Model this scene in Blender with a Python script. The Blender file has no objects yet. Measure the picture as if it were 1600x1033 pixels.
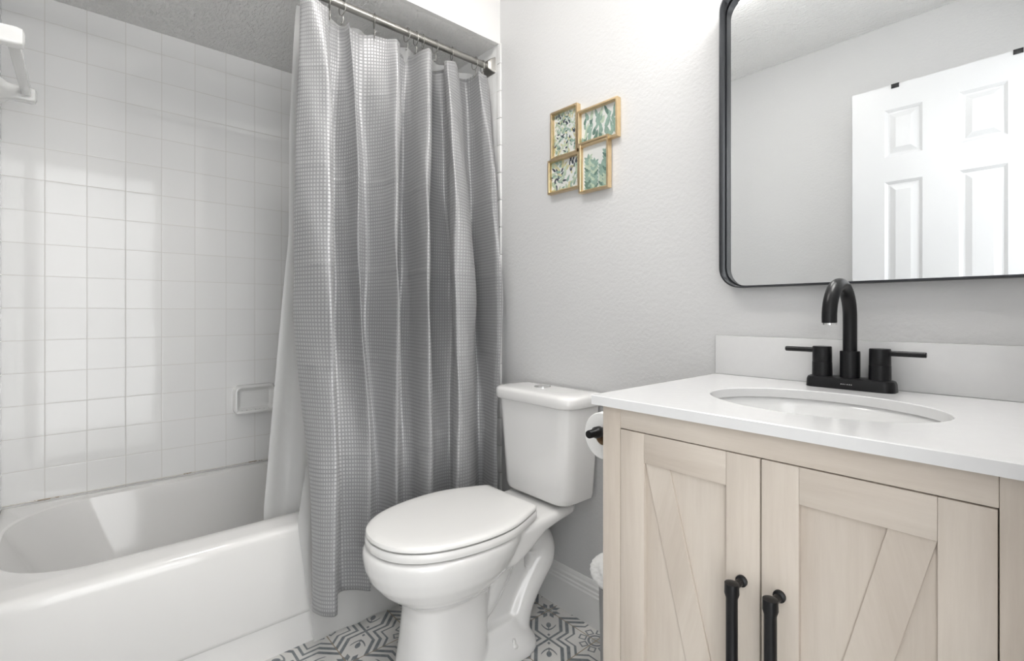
import bpy, bmesh, math, random
from mathutils import Vector, Matrix
random.seed(7)
sc = bpy.context.scene
C = sc.collection
PI = math.pi
# ------------------------------------------------------------------ camera
CAM = Vector((0.0, -1.256, 1.017))
YAW = math.atan2(870.0, 765.0)
cd = bpy.data.cameras.new('camera')
cam = bpy.data.objects.new('camera', cd); C.objects.link(cam)
cam.location = CAM
cam.rotation_euler = (PI/2, 0, YAW)
cd.sensor_fit = 'HORIZONTAL'; cd.sensor_width = 36.0
cd.lens = 765.0/1600*36
cd.shift_y = -27.5/1600
cd.clip_start = 0.02
sc.camera = cam
# ------------------------------------------------------------------ world, exposure
sc.view_settings.view_transform = 'Standard'
sc.view_settings.look = 'None'
sc.view_settings.gamma = 1.0
sc.view_settings.use_curve_mapping = False
sc.view_settings.exposure = 0.58
w = bpy.data.worlds.new('world'); sc.world = w; w.use_nodes = True
bg = w.node_tree.nodes['Background']
bg.inputs[0].default_value = (0.985, 0.995, 1.0, 1); bg.inputs[1].default_value = 2.7
GLOBE_STRENGTH = 56.0      # vanity lamp globes
CEIL_FILL_STRENGTH = 24.0       # diffuser of the added, unseen ceiling fill light
# ------------------------------------------------------------------ node helpers
class E:
    """tiny expression wrapper that grows Math nodes"""
    def __init__(s, t, v): s.t = t; s.v = v
    def op(s, o, *a, clamp=False):
        n = s.t.nodes.new('ShaderNodeMath'); n.operation = o; n.use_clamp = clamp
        for i, x in enumerate((s,)+a):
            x = x.v if isinstance(x, E) else x
            if isinstance(x, (int, float)): n.inputs[i].default_value = x
            else: s.t.links.new(x, n.inputs[i])
        return E(s.t, n.outputs[0])
    def __add__(s, o): return s.op('ADD', o)
    def __sub__(s, o): return s.op('SUBTRACT', o)
    def __mul__(s, o): return s.op('MULTIPLY', o)
    def __truediv__(s, o): return s.op('DIVIDE', o)
    def rsub(s, k): return E(s.t, k).op('SUBTRACT', s) if False else s.op('MULTIPLY', -1.0).op('ADD', k)
    def abs(s): return s.op('ABSOLUTE')
    def frac(s): return s.op('FRACT')
    def min(s, o): return s.op('MINIMUM', o)
    def max(s, o): return s.op('MAXIMUM', o)
    def sqrt(s): return s.op('SQRT')
    def below(s, k, soft=0.004):     # 1 where s<k
        return ((s - k) * (-1.0/soft)).op('ADD', 0.5, clamp=True)
    def band(s, c, hw, soft=0.006): return (s - c).abs().below(hw, soft)

def base_mat(name, col=(0.8,0.8,0.8), rough=0.5, metal=0.0, coat=0.0, spec=0.5):
    m = bpy.data.materials.new(name); m.use_nodes = True
    p = m.node_tree.nodes['Principled BSDF']
    p.inputs['Base Color'].default_value = (*col, 1)
    p.inputs['Roughness'].default_value = rough
    p.inputs['Metallic'].default_value = metal
    p.inputs['Coat Weight'].default_value = coat
    p.inputs['Specular IOR Level'].default_value = spec
    return m
def nt(m): return m.node_tree, m.node_tree.nodes['Principled BSDF']
def coords(t, kind='Object'):
    n = t.nodes.new('ShaderNodeTexCoord'); return n.outputs[kind]
def sep(t, s):
    n = t.nodes.new('ShaderNodeSeparateXYZ'); t.links.new(s, n.inputs[0])
    return [E(t, n.outputs[i]) for i in range(3)]
def noise(t, vec, scale, detail=3, rough=0.5, stretch=None):
    if stretch:
        mp = t.nodes.new('ShaderNodeMapping'); mp.inputs['Scale'].default_value = stretch
        t.links.new(vec, mp.inputs[0]); vec = mp.outputs[0]
    n = t.nodes.new('ShaderNodeTexNoise'); n.inputs['Scale'].default_value = scale
    n.inputs['Detail'].default_value = detail; n.inputs['Roughness'].default_value = rough
    t.links.new(vec, n.inputs['Vector']); return E(t, n.outputs['Fac'])
def bump(t, p, h, strength=0.2, dist=0.002):
    b = t.nodes.new('ShaderNodeBump'); b.inputs['Strength'].default_value = strength
    b.inputs['Distance'].default_value = dist
    t.links.new(h.v, b.inputs['Height']); t.links.new(b.outputs[0], p.inputs['Normal']); return b
def mixc(t, fac, a, b):
    n = t.nodes.new('ShaderNodeMix'); n.data_type = 'RGBA'
    if isinstance(fac, E): t.links.new(fac.v, n.inputs[0])
    else: n.inputs[0].default_value = fac
    for i, c in ((6, a), (7, b)):
        if isinstance(c, tuple): n.inputs[i].default_value = (*c, 1)
        else: t.links.new(c, n.inputs[i])
    return n.outputs[2]
def setc(t, p, c): t.links.new(c, p.inputs['Base Color'])
def vary(m, a, b, scale=6, **k):
    t, p = nt(m); setc(t, p, mixc(t, noise(t, coords(t), scale, **k), a, b)); return m

# ------------------------------------------------------------------ materials
def wall_paint(name, a, b, bs=0.35):
    m = base_mat(name, a, 0.6); t, p = nt(m)
    co = coords(t)
    setc(t, p, mixc(t, noise(t, co, 2.0), a, b))
    h = noise(t, co, 95, 4, 0.55) + noise(t, co, 30, 2) * 0.5
    bump(t, p, h, bs, 0.003); return m
M = {}
M['wall'] = wall_paint('wall_paint', (0.62,0.62,0.62), (0.65,0.65,0.65))
M['header'] = wall_paint('header_paint', (0.80,0.795,0.785), (0.82,0.815,0.805), 0.15)
m = base_mat('ceiling_texture', (0.90,0.895,0.885), 0.8); t, p = nt(m); co = coords(t)
h = noise(t, co, 42, 5, 0.6, (1, 2.0, 1)).op('SMOOTH_MIN', 0.56, 0.05) + noise(t, co, 120, 2)*0.15
bump(t, p, h, 1.0, 0.016); M['ceiling'] = m
# ceramic wall tile, one material per orientation (axes of the tile grid)
def tile_mat(name, ax, o1, o2, size=0.1085, gw=0.0011):
    m = base_mat(name, (0.80,0.80,0.79), 0.07); t, p = nt(m)
    co = coords(t); s = sep(t, co)
    a = ((s[ax] - o1) / size); b = ((s[2] - o2) / size)
    fa = (a.frac() - 0.5).abs().rsub(0.5) * size      # distance to the grid line
    fb = (b.frac() - 0.5).abs().rsub(0.5) * size
    d = fa.min(fb)
    g = d.below(gw, 0.0008)
    wn = t.nodes.new('ShaderNodeTexWhiteNoise'); wn.noise_dimensions = '2D'
    cv = t.nodes.new('ShaderNodeCombineXYZ'); t.links.new(a.op('FLOOR').v, cv.inputs[0]); t.links.new(b.op('FLOOR').v, cv.inputs[1])
    t.links.new(cv.outputs[0], wn.inputs['Vector'])
    rnd = E(t, wn.outputs['Value'])
    tc = mixc(t, rnd, (0.825,0.825,0.82), (0.85,0.85,0.845))
    dirt = noise(t, co, 3.0, 3)
    gc = mixc(t, dirt, (0.75,0.745,0.73), (0.60,0.58,0.55))
    setc(t, p, mixc(t, g, tc, gc))
    t.links.new((g*0.6 + 0.06).v, p.inputs['Roughness'])
    edge = d.op('MINIMUM', 0.004) * 250.0
    h = edge*0.55 + noise(t, co, 9, 1)*1.0 + rnd*((s[ax]-s[2])*0.0)
    bump(t, p, h, 0.25, 0.0015); return m
M['tile_x'] = tile_mat('wall_tile_long', 1, -1.350, 0.382)   # wall in the y-z plane
M['tile_y'] = tile_mat('wall_tile_end', 0, -2.30, 0.382)      # wall in the x-z plane
M['ceramic'] = base_mat('ceramic', (0.80,0.80,0.79), 0.08, coat=0.3)
vary(M['ceramic'], (0.79,0.79,0.78), (0.81,0.81,0.80), 3)
M['toilet'] = base_mat('vitreous_china', (0.80,0.795,0.785), 0.06, coat=0.4)
vary(M['toilet'], (0.79,0.785,0.775), (0.805,0.80,0.79), 3)
M['seat'] = vary(base_mat('seat_plastic', (0.8,0.79,0.78), 0.16), (0.79,0.785,0.77), (0.81,0.805,0.79), 3)
M['tub'] = base_mat('tub_enamel', (0.82,0.815,0.80), 0.1, coat=0.3)
vary(M['tub'], (0.755,0.748,0.735), (0.785,0.778,0.765), 2.5)
M['quartz'] = vary(base_mat('white_quartz', (0.72,0.72,0.71), 0.14), (0.67,0.67,0.67), (0.70,0.70,0.70), 60, detail=2)
M['basin'] = vary(base_mat('basin_china', (0.8,0.8,0.8), 0.07), (0.79,0.79,0.785), (0.82,0.82,0.815), 4)
M['black'] = vary(base_mat('matte_black_metal', (0.006,0.006,0.007), 0.33, spec=0.3), (0.005,0.005,0.006), (0.008,0.008,0.009), 20)
M['frame_black'] = vary(base_mat('black_frame_metal', (0.05,0.052,0.056), 0.3, 0.7), (0.030,0.032,0.035), (0.045,0.047,0.052), 8)
M['nickel'] = vary(base_mat('brushed_nickel', (0.4,0.39,0.37), 0.38, 1.0), (0.34,0.33,0.31), (0.42,0.41,0.39), 40, stretch=(1,30,30))
M['chrome'] = vary(base_mat('chrome', (0.8,0.8,0.8), 0.12, 1.0), (0.75,0.75,0.75), (0.85,0.85,0.85), 10)
M['gold'] = vary(base_mat('brushed_gold', (0.80,0.62,0.38), 0.28, 0.95), (0.70,0.53,0.31), (0.86,0.68,0.43), 60)
M['mirror'] = base_mat('mirror_glass', (0.84,0.86,0.865), 0.0, 1.0)
t, p = nt(M['mirror']); setc(t, p, mixc(t, noise(t, coords(t), 1.0), (0.84,0.86,0.865), (0.85,0.865,0.87)))
M['trim'] = vary(base_mat('trim_paint', (0.78,0.78,0.77), 0.35), (0.77,0.77,0.76), (0.80,0.80,0.79), 5)
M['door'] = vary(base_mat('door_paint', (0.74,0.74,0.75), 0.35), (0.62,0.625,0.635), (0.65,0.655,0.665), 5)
M['paper'] = base_mat('tissue_paper', (0.86,0.86,0.85), 0.9); t, p = nt(M['paper'])
bump(t, p, noise(t, coords(t), 180, 2), 0.3, 0.001)
M['card'] = vary(base_mat('cardboard', (0.25,0.17,0.10), 0.9), (0.22,0.15,0.09), (0.30,0.2,0.12), 30)
M['plastic_bag'] = base_mat('bag_plastic', (0.85,0.85,0.84), 0.35); t, p = nt(M['plastic_bag'])
bump(t, p, noise(t, coords(t), 45, 4), 0.7, 0.004)
M['grey_plastic'] = vary(base_mat('grey_plastic', (0.35,0.35,0.35), 0.4), (0.33,0.33,0.33), (0.38,0.38,0.38), 9)
M['hose'] = vary(base_mat('hose', (0.05,0.05,0.05), 0.5), (0.04,0.04,0.04), (0.1,0.1,0.1), 90)
M['dark'] = vary(base_mat('dark_void', (0.03,0.02,0.015), 0.8), (0.02,0.015,0.012), (0.04,0.028,0.02), 9)
M['caulk'] = base_mat('caulk', (0.62,0.59,0.55), 0.6); t, p = nt(M['caulk'])
setc(t, p, mixc(t, noise(t, coords(t), 14, 4, 0.7).op('GREATER_THAN', 0.60), (0.70,0.68,0.64), (0.42,0.36,0.29)))
def emis(name, col, s):
    m = base_mat(name, (0.9,0.9,0.88), 0.3); t, p = nt(m)
    p.inputs['Emission Color'].default_value = (*col, 1); p.inputs['Emission Strength'].default_value = s
    return m
M['globe'] = emis('lit_opal_glass', (1.0,0.985,0.965), GLOBE_STRENGTH)
M['diffuser'] = emis('fill_diffuser', (1.0,0.97,0.93), CEIL_FILL_STRENGTH)
# bleached oak, grain along an axis given by a rotation about y
def wood(name, rot=0.0, k=0.0):
    m = base_mat(name, (0.6,0.5,0.42), 0.5); t, p = nt(m)
    co = coords(t)
    mp = t.nodes.new('ShaderNodeMapping'); mp.inputs['Rotation'].default_value = (0, rot, 0)
    mp.inputs['Location'].default_value = (k, k*0.7, k*1.3)
    t.links.new(co, mp.inputs[0]); v = mp.outputs[0]
    warp = noise(t, v, 4.0, 2, 0.5, (1, 1, 0.6))
    fine = noise(t, v, 14.0, 6, 0.65, (9, 9, 0.7))
    broad = noise(t, v, 5.0, 3, 0.5, (3.2, 3.2, 0.55))
    s = sep(t, v)
    ring = ((s[0]*34.0 + warp*9.0).op('SINE') * 0.5) + 0.5
    f = fine*0.40 + broad*0.42 + ring*0.18
    r = t.nodes.new('ShaderNodeValToRGB'); e = r.color_ramp.elements
    e[0].position = 0.30; e[0].color = (0.50,0.435,0.37,1)
    e[1].position = 0.72; e[1].color = (0.62,0.56,0.49,1)
    x = r.color_ramp.elements.new(0.5); x.color = (0.56,0.497,0.43,1)
    t.links.new(f.v, r.inputs[0])
    knot = noise(t, v, 7.0, 1, 0.4, (1.6,1.6,0.8))
    kf = (knot - 0.70).op('MULTIPLY', 9.0, clamp=True)*0.5
    setc(t, p, mixc(t, kf, r.outputs[0], (0.42,0.32,0.25)))
    bump(t, p, fine, 0.12, 0.001); return m
M['wood_v'] = wood('bleached_oak_upright', 0, 0.0)
M['wood_v2'] = wood('bleached_oak_panel', 0, 3.1)
M['wood_h'] = wood('bleached_oak_rail', PI/2, 1.7)
SL = math.atan(0.25)
M['wood_dl'] = wood('bleached_oak_brace_left', -SL, 5.2)
M['wood_dr'] = wood('bleached_oak_brace_right', SL, 8.3)
# woven shower curtain: satin squares on a matt ground, uv in metres
def curtain_mat():
    m = base_mat('waffle_fabric', (0.4,0.4,0.41), 0.5); t, p = nt(m)
    s = sep(t, coords(t, 'UV')); P = 0.0118
    fu = ((s[0]/P).frac() - 0.5).abs(); fv = ((s[1]/P).frac() - 0.5).abs()
    sq = fu.max(fv).below(0.29, 0.10)
    grid = fu.max(fv)
    hem = s[1].band(1.80, 0.0015, 0.003).max(s[1].band(0.022, 0.001, 0.002))
    sqm = sq * hem.rsub(1.0)
    setc(t, p, mixc(t, sqm, (0.27,0.271,0.276), (0.46,0.461,0.468)))
    t.links.new((sqm*(-0.17) + 0.52).v, p.inputs['Roughness']); t.links.new((sqm*0.30+0.06).v, p.inputs['Metallic'])
    p.inputs['Specular IOR Level'].default_value = 0.5
    p.inputs['Sheen Weight'].default_value = 0.15
    cr = ((s[1]+0.02)/0.298).frac(); 
    nn = noise(t, coords(t,'UV'), 8, 2)
    c1 = (cr - 0.5 + (nn-0.5)*0.012).abs().rsub(0.05).max(0.0)*12.0
    h = sqm*0.14 + c1*1.2 + noise(t, coords(t,'UV'), 5.0, 3)*1.6
    bump(t, p, h, 0.5, 0.004)
    return m
M['curtain'] = curtain_mat()
def liner_mat(name, tr=0.3):
    m = base_mat(name, (0.80,0.80,0.795), 0.35); t, p = nt(m)
    out = [n for n in t.nodes if n.type == 'OUTPUT_MATERIAL'][0]
    tl = t.nodes.new('ShaderNodeBsdfTranslucent'); tl.inputs[0].default_value = (0.85,0.85,0.84,1)
    tp = t.nodes.new('ShaderNodeBsdfTransparent'); tp.inputs[0].default_value = (0.95,0.95,0.95,1)
    a = t.nodes.new('ShaderNodeMixShader'); a.inputs[0].default_value = 0.45
    b = t.nodes.new('ShaderNodeMixShader'); b.inputs[0].default_value = tr
    t.links.new(p.outputs[0], a.inputs[1]); t.links.new(tl.outputs[0], a.inputs[2])
    t.links.new(a.outputs[0], b.inputs[1]); t.links.new(tp.outputs[0], b.inputs[2])
    t.links.new(b.outputs[0], out.inputs[0])
    bump(t, p, noise(t, coords(t), 12, 3), 0.2, 0.003); return m
M['liner'] = liner_mat('vinyl_liner', 0.12)
M['lining'] = liner_mat('vinyl_lining', 0.40)
# encaustic floor tile
TILE = 0.2063
def floor_mat():
    m = base_mat('patterned_floor_tile', (0.6,0.6,0.58), 0.35); t, p = nt(m)
    co = coords(t); s = sep(t, co)
    X = (s[0] + 0.968) / TILE; Y = (s[1] + 0.058) / TILE
    def tri(v):   # 0 at even integers, 1 at odd ones
        return ((v/2.0).frac() - 0.5).abs().rsub(0.5) * 2.0
    a = tri(X); b = tri(Y)
    r2 = 0.70710678
    mm = (a + b - 1.0).abs() * r2       # from the tile centre towards a star corner
    n_ = (a - b).abs() * r2             # from the tile centre towards a bud corner
    ua = mm.rsub(r2)                    # star-corner frame: ua outwards, n_ sideways
    dA = (ua*ua + n_*n_).sqrt()
    ub = n_.rsub(r2)
    dB = (ub*ub + mm*mm).sqrt()
    LW = 0.026
    d1 = (mm - n_.min(0.19)).abs().below(LW, 0.01)
    d2 = (mm - (n_ + 0.13).min(0.285)).abs().below(LW, 0.01)
    d3 = (mm - (n_ + 0.25).min(0.385)).abs().below(0.018, 0.01)
    farB = dB.below(0.215, 0.004).rsub(1.0)
    farA = dA.below(0.30, 0.004).rsub(1.0)
    lines = (d1.max(d2).max(d3) * farB) * farA
    # star rosette: disc, ring, eight pentagon petals by 45 degree folding
    def fold8(x, y):
        lo = x.min(y); hi = x.max(y); return hi, lo
    # axes aligned with the tile edges at A corner: ax, ay
    ax = (ua + n_) * r2; ay = (ua - n_).abs() * r2
    c8, s8 = math.cos(PI/8), math.sin(PI/8)
    hi, lo = fold8(ax.abs(), ay)
    pr = hi*c8 + lo*s8; pt = (lo*c8 - hi*s8).abs()
    petal = pr.band(0.205, 0.058, 0.01)*pt.below(0.055, 0.01)
    hole = pr.band(0.205, 0.036, 0.01)*pt.below(0.034, 0.01)
    star = petal*hole.rsub(1.0)
    ringA = dA.band(0.112, 0.018, 0.01)
    discA = dA.below(0.072, 0.01)
    # bud rosette
    hb, lb = fold8((ub + mm)*r2, (ub - mm).abs()*r2)
    q1 = ((hb - 0.125).abs()*0.55 + lb).below(0.036, 0.008)
    hq, lq = hb*c8 + lb*s8, (lb*c8 - hb*s8).abs()
    q2 = ((hq - 0.135).abs()*0.5 + lq*1.0).below(0.038, 0.008)
    discB = dB.below(0.060, 0.008)
    # tulip in the long panel
    u = n_ - 0.33
    bud = ((u/0.062)*(u/0.062) + (mm/0.038)*(mm/0.038)).below(1.0, 0.15)
    stem = mm.below(0.008, 0.006)*(n_ - 0.24).abs().below(0.045, 0.006)
    leaf = (n_ - 0.215 - mm*mm*7.0 - mm*0.25).abs().below(0.017, 0.008)*mm.below(0.115, 0.01)
    dot = ((n_ - 0.095).abs()*0.8 + mm).below(0.026, 0.008)
    dark = lines.max(star).max(ringA).max(discA*0.55).max(q1).max(q2).max(discB*0.6).max(bud).max(stem).max(leaf).max(dot)
    nz = noise(t, co, 60, 4, 0.6)
    dark = dark * (nz*0.5 + 0.66)
    basec = mixc(t, noise(t, co, 7, 3), (0.60,0.59,0.57), (0.70,0.69,0.67))
    darkc = mixc(t, noise(t, co, 3, 2), (0.115,0.135,0.155), (0.17,0.19,0.205))
    col = mixc(t, dark, basec, darkc)
    ga = a.min(a.rsub(1.0)); gb = b.min(b.rsub(1.0))
    g = ga.min(gb).below(0.007, 0.004)
    setc(t, p, mixc(t, g, col, (0.30,0.24,0.17)))
    return m
M['floor'] = floor_mat()

# ------------------------------------------------------------------ mesh helpers
def finish(bm, name, mats, parent=None, smooth=None, kind=None, auto=35):
    bmesh.ops.remove_doubles(bm, verts=bm.verts, dist=1e-6)
    bmesh.ops.recalc_face_normals(bm, faces=bm.faces)
    me = bpy.data.meshes.new(name); bm.to_mesh(me); bm.free()
    if not isinstance(mats, (list, tuple)): mats = [mats]
    for m in mats: me.materials.append(m)
    o = bpy.data.objects.new(name, me); C.objects.link(o)
    if smooth != False:
        for f in me.polygons: f.use_smooth = True
        me.set_sharp_from_angle(angle=math.radians(auto))
    if parent:
        o.parent = parent; o.location = -parent.location if False else (0,0,0)
        o.matrix_parent_inverse = Matrix.Translation(-Vector(parent.location))
    if kind: o['kind'] = kind
    return o
def tag(o, label, cat, group=None):
    o['label'] = label; o['category'] = cat
    if group: o['group'] = group
    return o
def thing(name, label, cat, loc=(0,0,0), group=None):
    o = bpy.data.objects.new(name, None); C.objects.link(o); o.location = loc
    o.empty_display_size = 0.05
    return tag(o, label, cat, group)
def box(bm, x0, x1, y0, y1, z0, z1, bev=0.0, seg=2, mi=0):
    r = bmesh.ops.create_cube(bm, size=1.0)
    vs = r['verts']
    for v in vs:
        v.co = Vector(((x0+x1)/2 + v.co.x*(x1-x0), (y0+y1)/2 + v.co.y*(y1-y0), (z0+z1)/2 + v.co.z*(z1-z0)))
    fs = set(f for v in vs for f in v.link_faces)
    for f in fs: f.material_index = mi
    if bev > 0:
        es = list(set(e for v in vs for e in v.link_edges))
        rr = bmesh.ops.bevel(bm, geom=es, offset=bev, segments=seg, affect='EDGES', profile=0.5)
        for f in rr['faces']: f.material_index = mi
def loft(bm, rings, cap0=True, cap1=True, closed=True, mi=0, loop=False):
    vv = [[bm.verts.new(p) for p in r] for r in rings]
    n = len(rings[0]); m_ = len(rings)
    for i in range(m_ if loop else m_-1):
        A, B = vv[i], vv[(i+1) % m_]
        for j in range(n if closed else n-1):
            k = (j+1) % n
            f = bm.faces.new((A[j], A[k], B[k], B[j])); f.material_index = mi
    if not loop:
        if cap0: bm.faces.new(list(reversed(vv[0]))).material_index = mi
        if cap1: bm.faces.new(vv[-1]).material_index = mi
    return vv
def rrect(cx, cy, hx, hy, r, n=8):
    """rounded rectangle; r may be one radius or 4 (++, -+, --, +-)"""
    rs = r if isinstance(r, (list, tuple)) else (r,)*4
    out = []
    for q, (sx, sy) in enumerate(((1,1),(-1,1),(-1,-1),(1,-1))):
        rad = max(1e-5, min(rs[q], hx, hy))
        for i in range(n+1):
            a = q*PI/2 + (PI/2)*i/n
            out.append((cx + sx*(hx-rad) + rad*math.cos(a), cy + sy*(hy-rad) + rad*math.sin(a)))
    return out
def tube(bm, pts, rad, n=14, cap=True, sx=1.0, mi=0):
    pts = [Vector(p) for p in pts]; rings = []
    T0 = (pts[1]-pts[0]).normalized()
    up = Vector((1,0,0)) if abs(T0.x) < 0.9 else Vector((0,0,1))
    N = (up - T0*up.dot(T0)).normalized()
    for i, p in enumerate(pts):
        T = (pts[min(i+1, len(pts)-1)] - pts[max(i-1, 0)]).normalized()
        N = (N - T*N.dot(T)).normalized(); B = T.cross(N)
        r = rad[i] if isinstance(rad, (list, tuple)) else rad
        rings.append([p + N*math.cos(2*PI*k/n)*r*sx + B*math.sin(2*PI*k/n)*r for k in range(n)])
    loft(bm, rings, cap, cap, mi=mi)
def catmull(pts, per=8):
    P = [Vector(p) for p in pts]; out = []
    for i in range(len(P)-1):
        p0 = P[max(i-1,0)]; p1 = P[i]; p2 = P[i+1]; p3 = P[min(i+2, len(P)-1)]
        for k in range(per):
            t_ = k/per
            out.append(0.5*((2*p1) + (p2-p0)*t_ + (2*p0-5*p1+4*p2-p3)*t_*t_ + (3*p1-p0-3*p2+p3)*t_**3))
    out.append(P[-1]); return out
def lathe(bm, prof, c=(0,0,0), axis='z', n=28, cap0=True, cap1=True, mi=0, cx=1.0):
    rings = []
    for r, h in prof:
        ring = []
        for k in range(n):
            a = 2*PI*k/n; u, v = r*math.cos(a), r*math.sin(a)
            q = {'z': (u, v, h), 'y': (u, h, v), 'x': (h, u, v)}[axis]
            ring.append((c[0]+q[0], c[1]+q[1], c[2]+q[2]))
        rings.append(ring)
    loft(bm, rings, cap0, cap1, mi=mi)
def offs(outline, d):
    """offset a closed outline inwards by d (any winding)"""
    n = len(outline)
    A = sum(outline[i][0]*outline[(i+1)%n][1]-outline[(i+1)%n][0]*outline[i][1] for i in range(n))
    s = 1 if A > 0 else -1; out = []
    for i in range(n):
        a = Vector(outline[i-1]); b = Vector(outline[i]); c = Vector(outline[(i+1)%n])
        tt = (c-a).normalized(); nn = Vector((-tt.y, tt.x))*s
        q = b + nn*d; out.append((q.x, q.y))
    return out

def Yof(u, X):      # depth along the tub for an abscissa seen from the doorway
    r = (u-800.0)/765.0; c, s = math.cos(YAW), math.sin(YAW)
    return CAM.y + (-X)*(c + s*r)/(s - c*r)

# ------------------------------------------------------------------ room shell
XL, XT, XR = -2.30, -1.50, 0.06          # tiled wall, alcove line, doorway wall
YB, YA = -1.67, -1.452                    # wall behind the door, near end of the alcove
ZC, ZS = 2.40, 2.09
def shell(name, boxes, mat, **k):
    bm = bmesh.new()
    for b in boxes: box(bm, *b)
    return finish(bm, name, mat, kind='structure', smooth=False)
shell('floor', [(XL-0.1, XR+1.2, YB-0.1, 0.1, -0.06, 0.0)], M['floor'])
shell('wall_left', [(XL-0.1, XL, YB-0.1, 0.1, 0.0, 2.5)], M['tile_x'])
shell('wall_back', [(XT-0.012, XR+0.1, 0.0, 0.1, 0.0, 2.5)], M['wall'])
shell('wall_alcove_end', [(XL, XT-0.012, -0.008, 0.1, 0.0, 2.5)], M['tile_y'])
shell('wall_alcove_near', [(XL, XT, YB-0.1, YA, 0.0, 2.5)], M['tile_y'])
shell('wall_near_return', [(XT, XT+0.02, YB-0.1, YA-0.001, 0.0, 2.45)], M['wall'])
shell('wall_front', [(XT+0.02, XR+0.1, YB-0.1, YB, 0.0, 2.5)], M['wall'])
DY0, DY1 = -1.53, -0.83
shell('wall_right', [(XR, XR+0.1, DY1, 0.0, 0.0, 2.5), (XR, XR+0.1, YB, DY0, 0.0, 2.5), (XR, XR+0.1, DY0, DY1, 2.04, 2.5)], M['wall'])
shell('ceiling', [(XT, XR+0.1, YB, 0.0, ZC, ZC+0.1)], M['ceiling'])
shell('ceiling_alcove', [(XL, XT-0.02, YA, -0.008, ZS, ZS+0.1)], M['ceiling'])
# header between the alcove ceiling and the room ceiling
shell('wall_header', [(XT-0.02, XT, YA, 0.0, ZS, 2.45)], M['header'])
# bullnose tile strip finishing the tiled end wall
bm = bmesh.new(); zz = 0.382
while zz < ZS-0.01:
    z1 = min(zz+0.1085, ZS)
    box(bm, XT-0.014, XT+0.012, -0.009, 0.0, zz+0.0006, z1-0.0006, 0.003); zz = z1
box(bm, XT+0.002, XT+0.014, -0.009, 0.0, 0.0, 0.3815, 0.003)
finish(bm, 'trim_1', M['ceramic'], kind='structure')
# baseboard profile along x on the back wall
bm = bmesh.new()
prof = [(0,0),(0.015,0),(0.015,0.098),(0.0125,0.103),(0.0125,0.110),(0.0095,0.114),(0.0095,0.124),(0.006,0.130),(0.0045,0.140),(0.0025,0.144),(0,0.144)]
loft(bm, [[(x, -d, z) for d, z in prof] for x in (XT+0.014, XR)])
finish(bm, 'baseboard_back', M['trim'], kind='structure', auto=20)
bm = bmesh.new()
loft(bm, [[(x, YB+d, z) for d, z in prof] for x in (XT+0.02, XR)])
finish(bm, 'baseboard_front', M['trim'], kind='structure', auto=20)
# door casing round the doorway
bm = bmesh.new()
for y0, y1, z0, z1 in ((DY0-0.055, DY0, 0, 2.095), (DY1, DY1+0.055, 0, 2.095), (DY0, DY1, 2.04, 2.095)):
    box(bm, XR-0.012, XR, y0, y1, z0, z1, 0.003)
finish(bm, 'trim_2', M['trim'], kind='structure')
# caulk line between tiles and tub
bm = bmesh.new()
tube(bm, [(XL+0.001, YA+0.002, 0.383), (XL+0.001, -0.01, 0.383)], 0.0024, 8)
tube(bm, [(XL+0.002, -0.009, 0.383), (XT-0.05, -0.009, 0.383)], 0.0024, 8)
finish(bm, 'trim_3', M['caulk'], kind='structure')

# ------------------------------------------------------------------ six panel door folded back along the wall
DX0, DX1, DYF, DYK = -0.668, -0.035, -1.462, -1.497
dt = bpy.data.objects.new('door_1', None); C.objects.link(dt); dt.location = ((DX0+DX1)/2, (DYF+DYK)/2, 0.01)
dt['kind'] = 'structure'
def six_panel(parent):
    bm = bmesh.new()
    cols = [(-0.546,-0.414),(-0.2975,-0.1556)]
    rows = [(0.22,0.82),(0.95,1.602),(1.712,1.923)]
    xs = [DX0, cols[0][0], cols[0][1], cols[1][0], cols[1][1], DX1]
    zs = [0.01, rows[0][0], rows[0][1], rows[1][0], rows[1][1], rows[2][0], rows[2][1], 2.03]
    for side, y, sg in ((0, DYF, -1), (1, DYK, 1)):
        for i in range(5):
            for j in range(7):
                x0, x1, z0, z1 = xs[i], xs[i+1], zs[j], zs[j+1]
                if i in (1,3) and j in (1,3,5):
                    rings = []
                    for ins, dp in ((0,0),(0.006,0.004),(0.012,0.009),(0.018,0.009),(0.036,0.002),(0.040,0.001)):
                        rings.append([(x0+ins, y+sg*dp, z0+ins),(x1-ins, y+sg*dp, z0+ins),(x1-ins, y+sg*dp, z1-ins),(x0+ins, y+sg*dp, z1-ins)])
                    loft(bm, rings, False, True)
                else:
                    bm.faces.new([bm.verts.new(q) for q in ((x0,y,z0),(x1,y,z0),(x1,y,z1),(x0,y,z1))])
    a, b, c, d = DX0, DX1, 0.01, 2.03
    for q in (((a,DYF,c),(b,DYF,c),(b,DYK,c),(a,DYK,c)), ((a,DYF,d),(b,DYF,d),(b,DYK,d),(a,DYK,d)),
              ((a,DYF,c),(a,DYF,d),(a,DYK,d),(a,DYK,c)), ((b,DYF,c),(b,DYF,d),(b,DYK,d),(b,DYK,c))):
        bm.faces.new([bm.verts.new(v) for v in q])
    return finish(bm, 'door_leaf', M['door'], parent, auto=12)
six_panel(dt)
bm = bmesh.new()
lathe(bm, [(0.026,0),(0.026,0.006),(0.010,0.010),(0.010,0.03),(0.022,0.036),(0.027,0.05),(0.022,0.062),(0.006,0.066)], (DX0+0.06, DYF, 0.95), 'y')
finish(bm, 'door_knob', M['black'], dt)
hk = thing('over_door_hook', 'black over-the-door hook rack straps on top of white six-panel door in mirror', 'hook', ((DX0+DX1)/2, DYK-0.01, 2.0))
bm = bmesh.new()
box(bm, -0.56, -0.10, DYK-0.008, DYK-0.004, 1.80, 1.83, 0.001)
finish(bm, 'rail', M['black'], hk)
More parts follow.
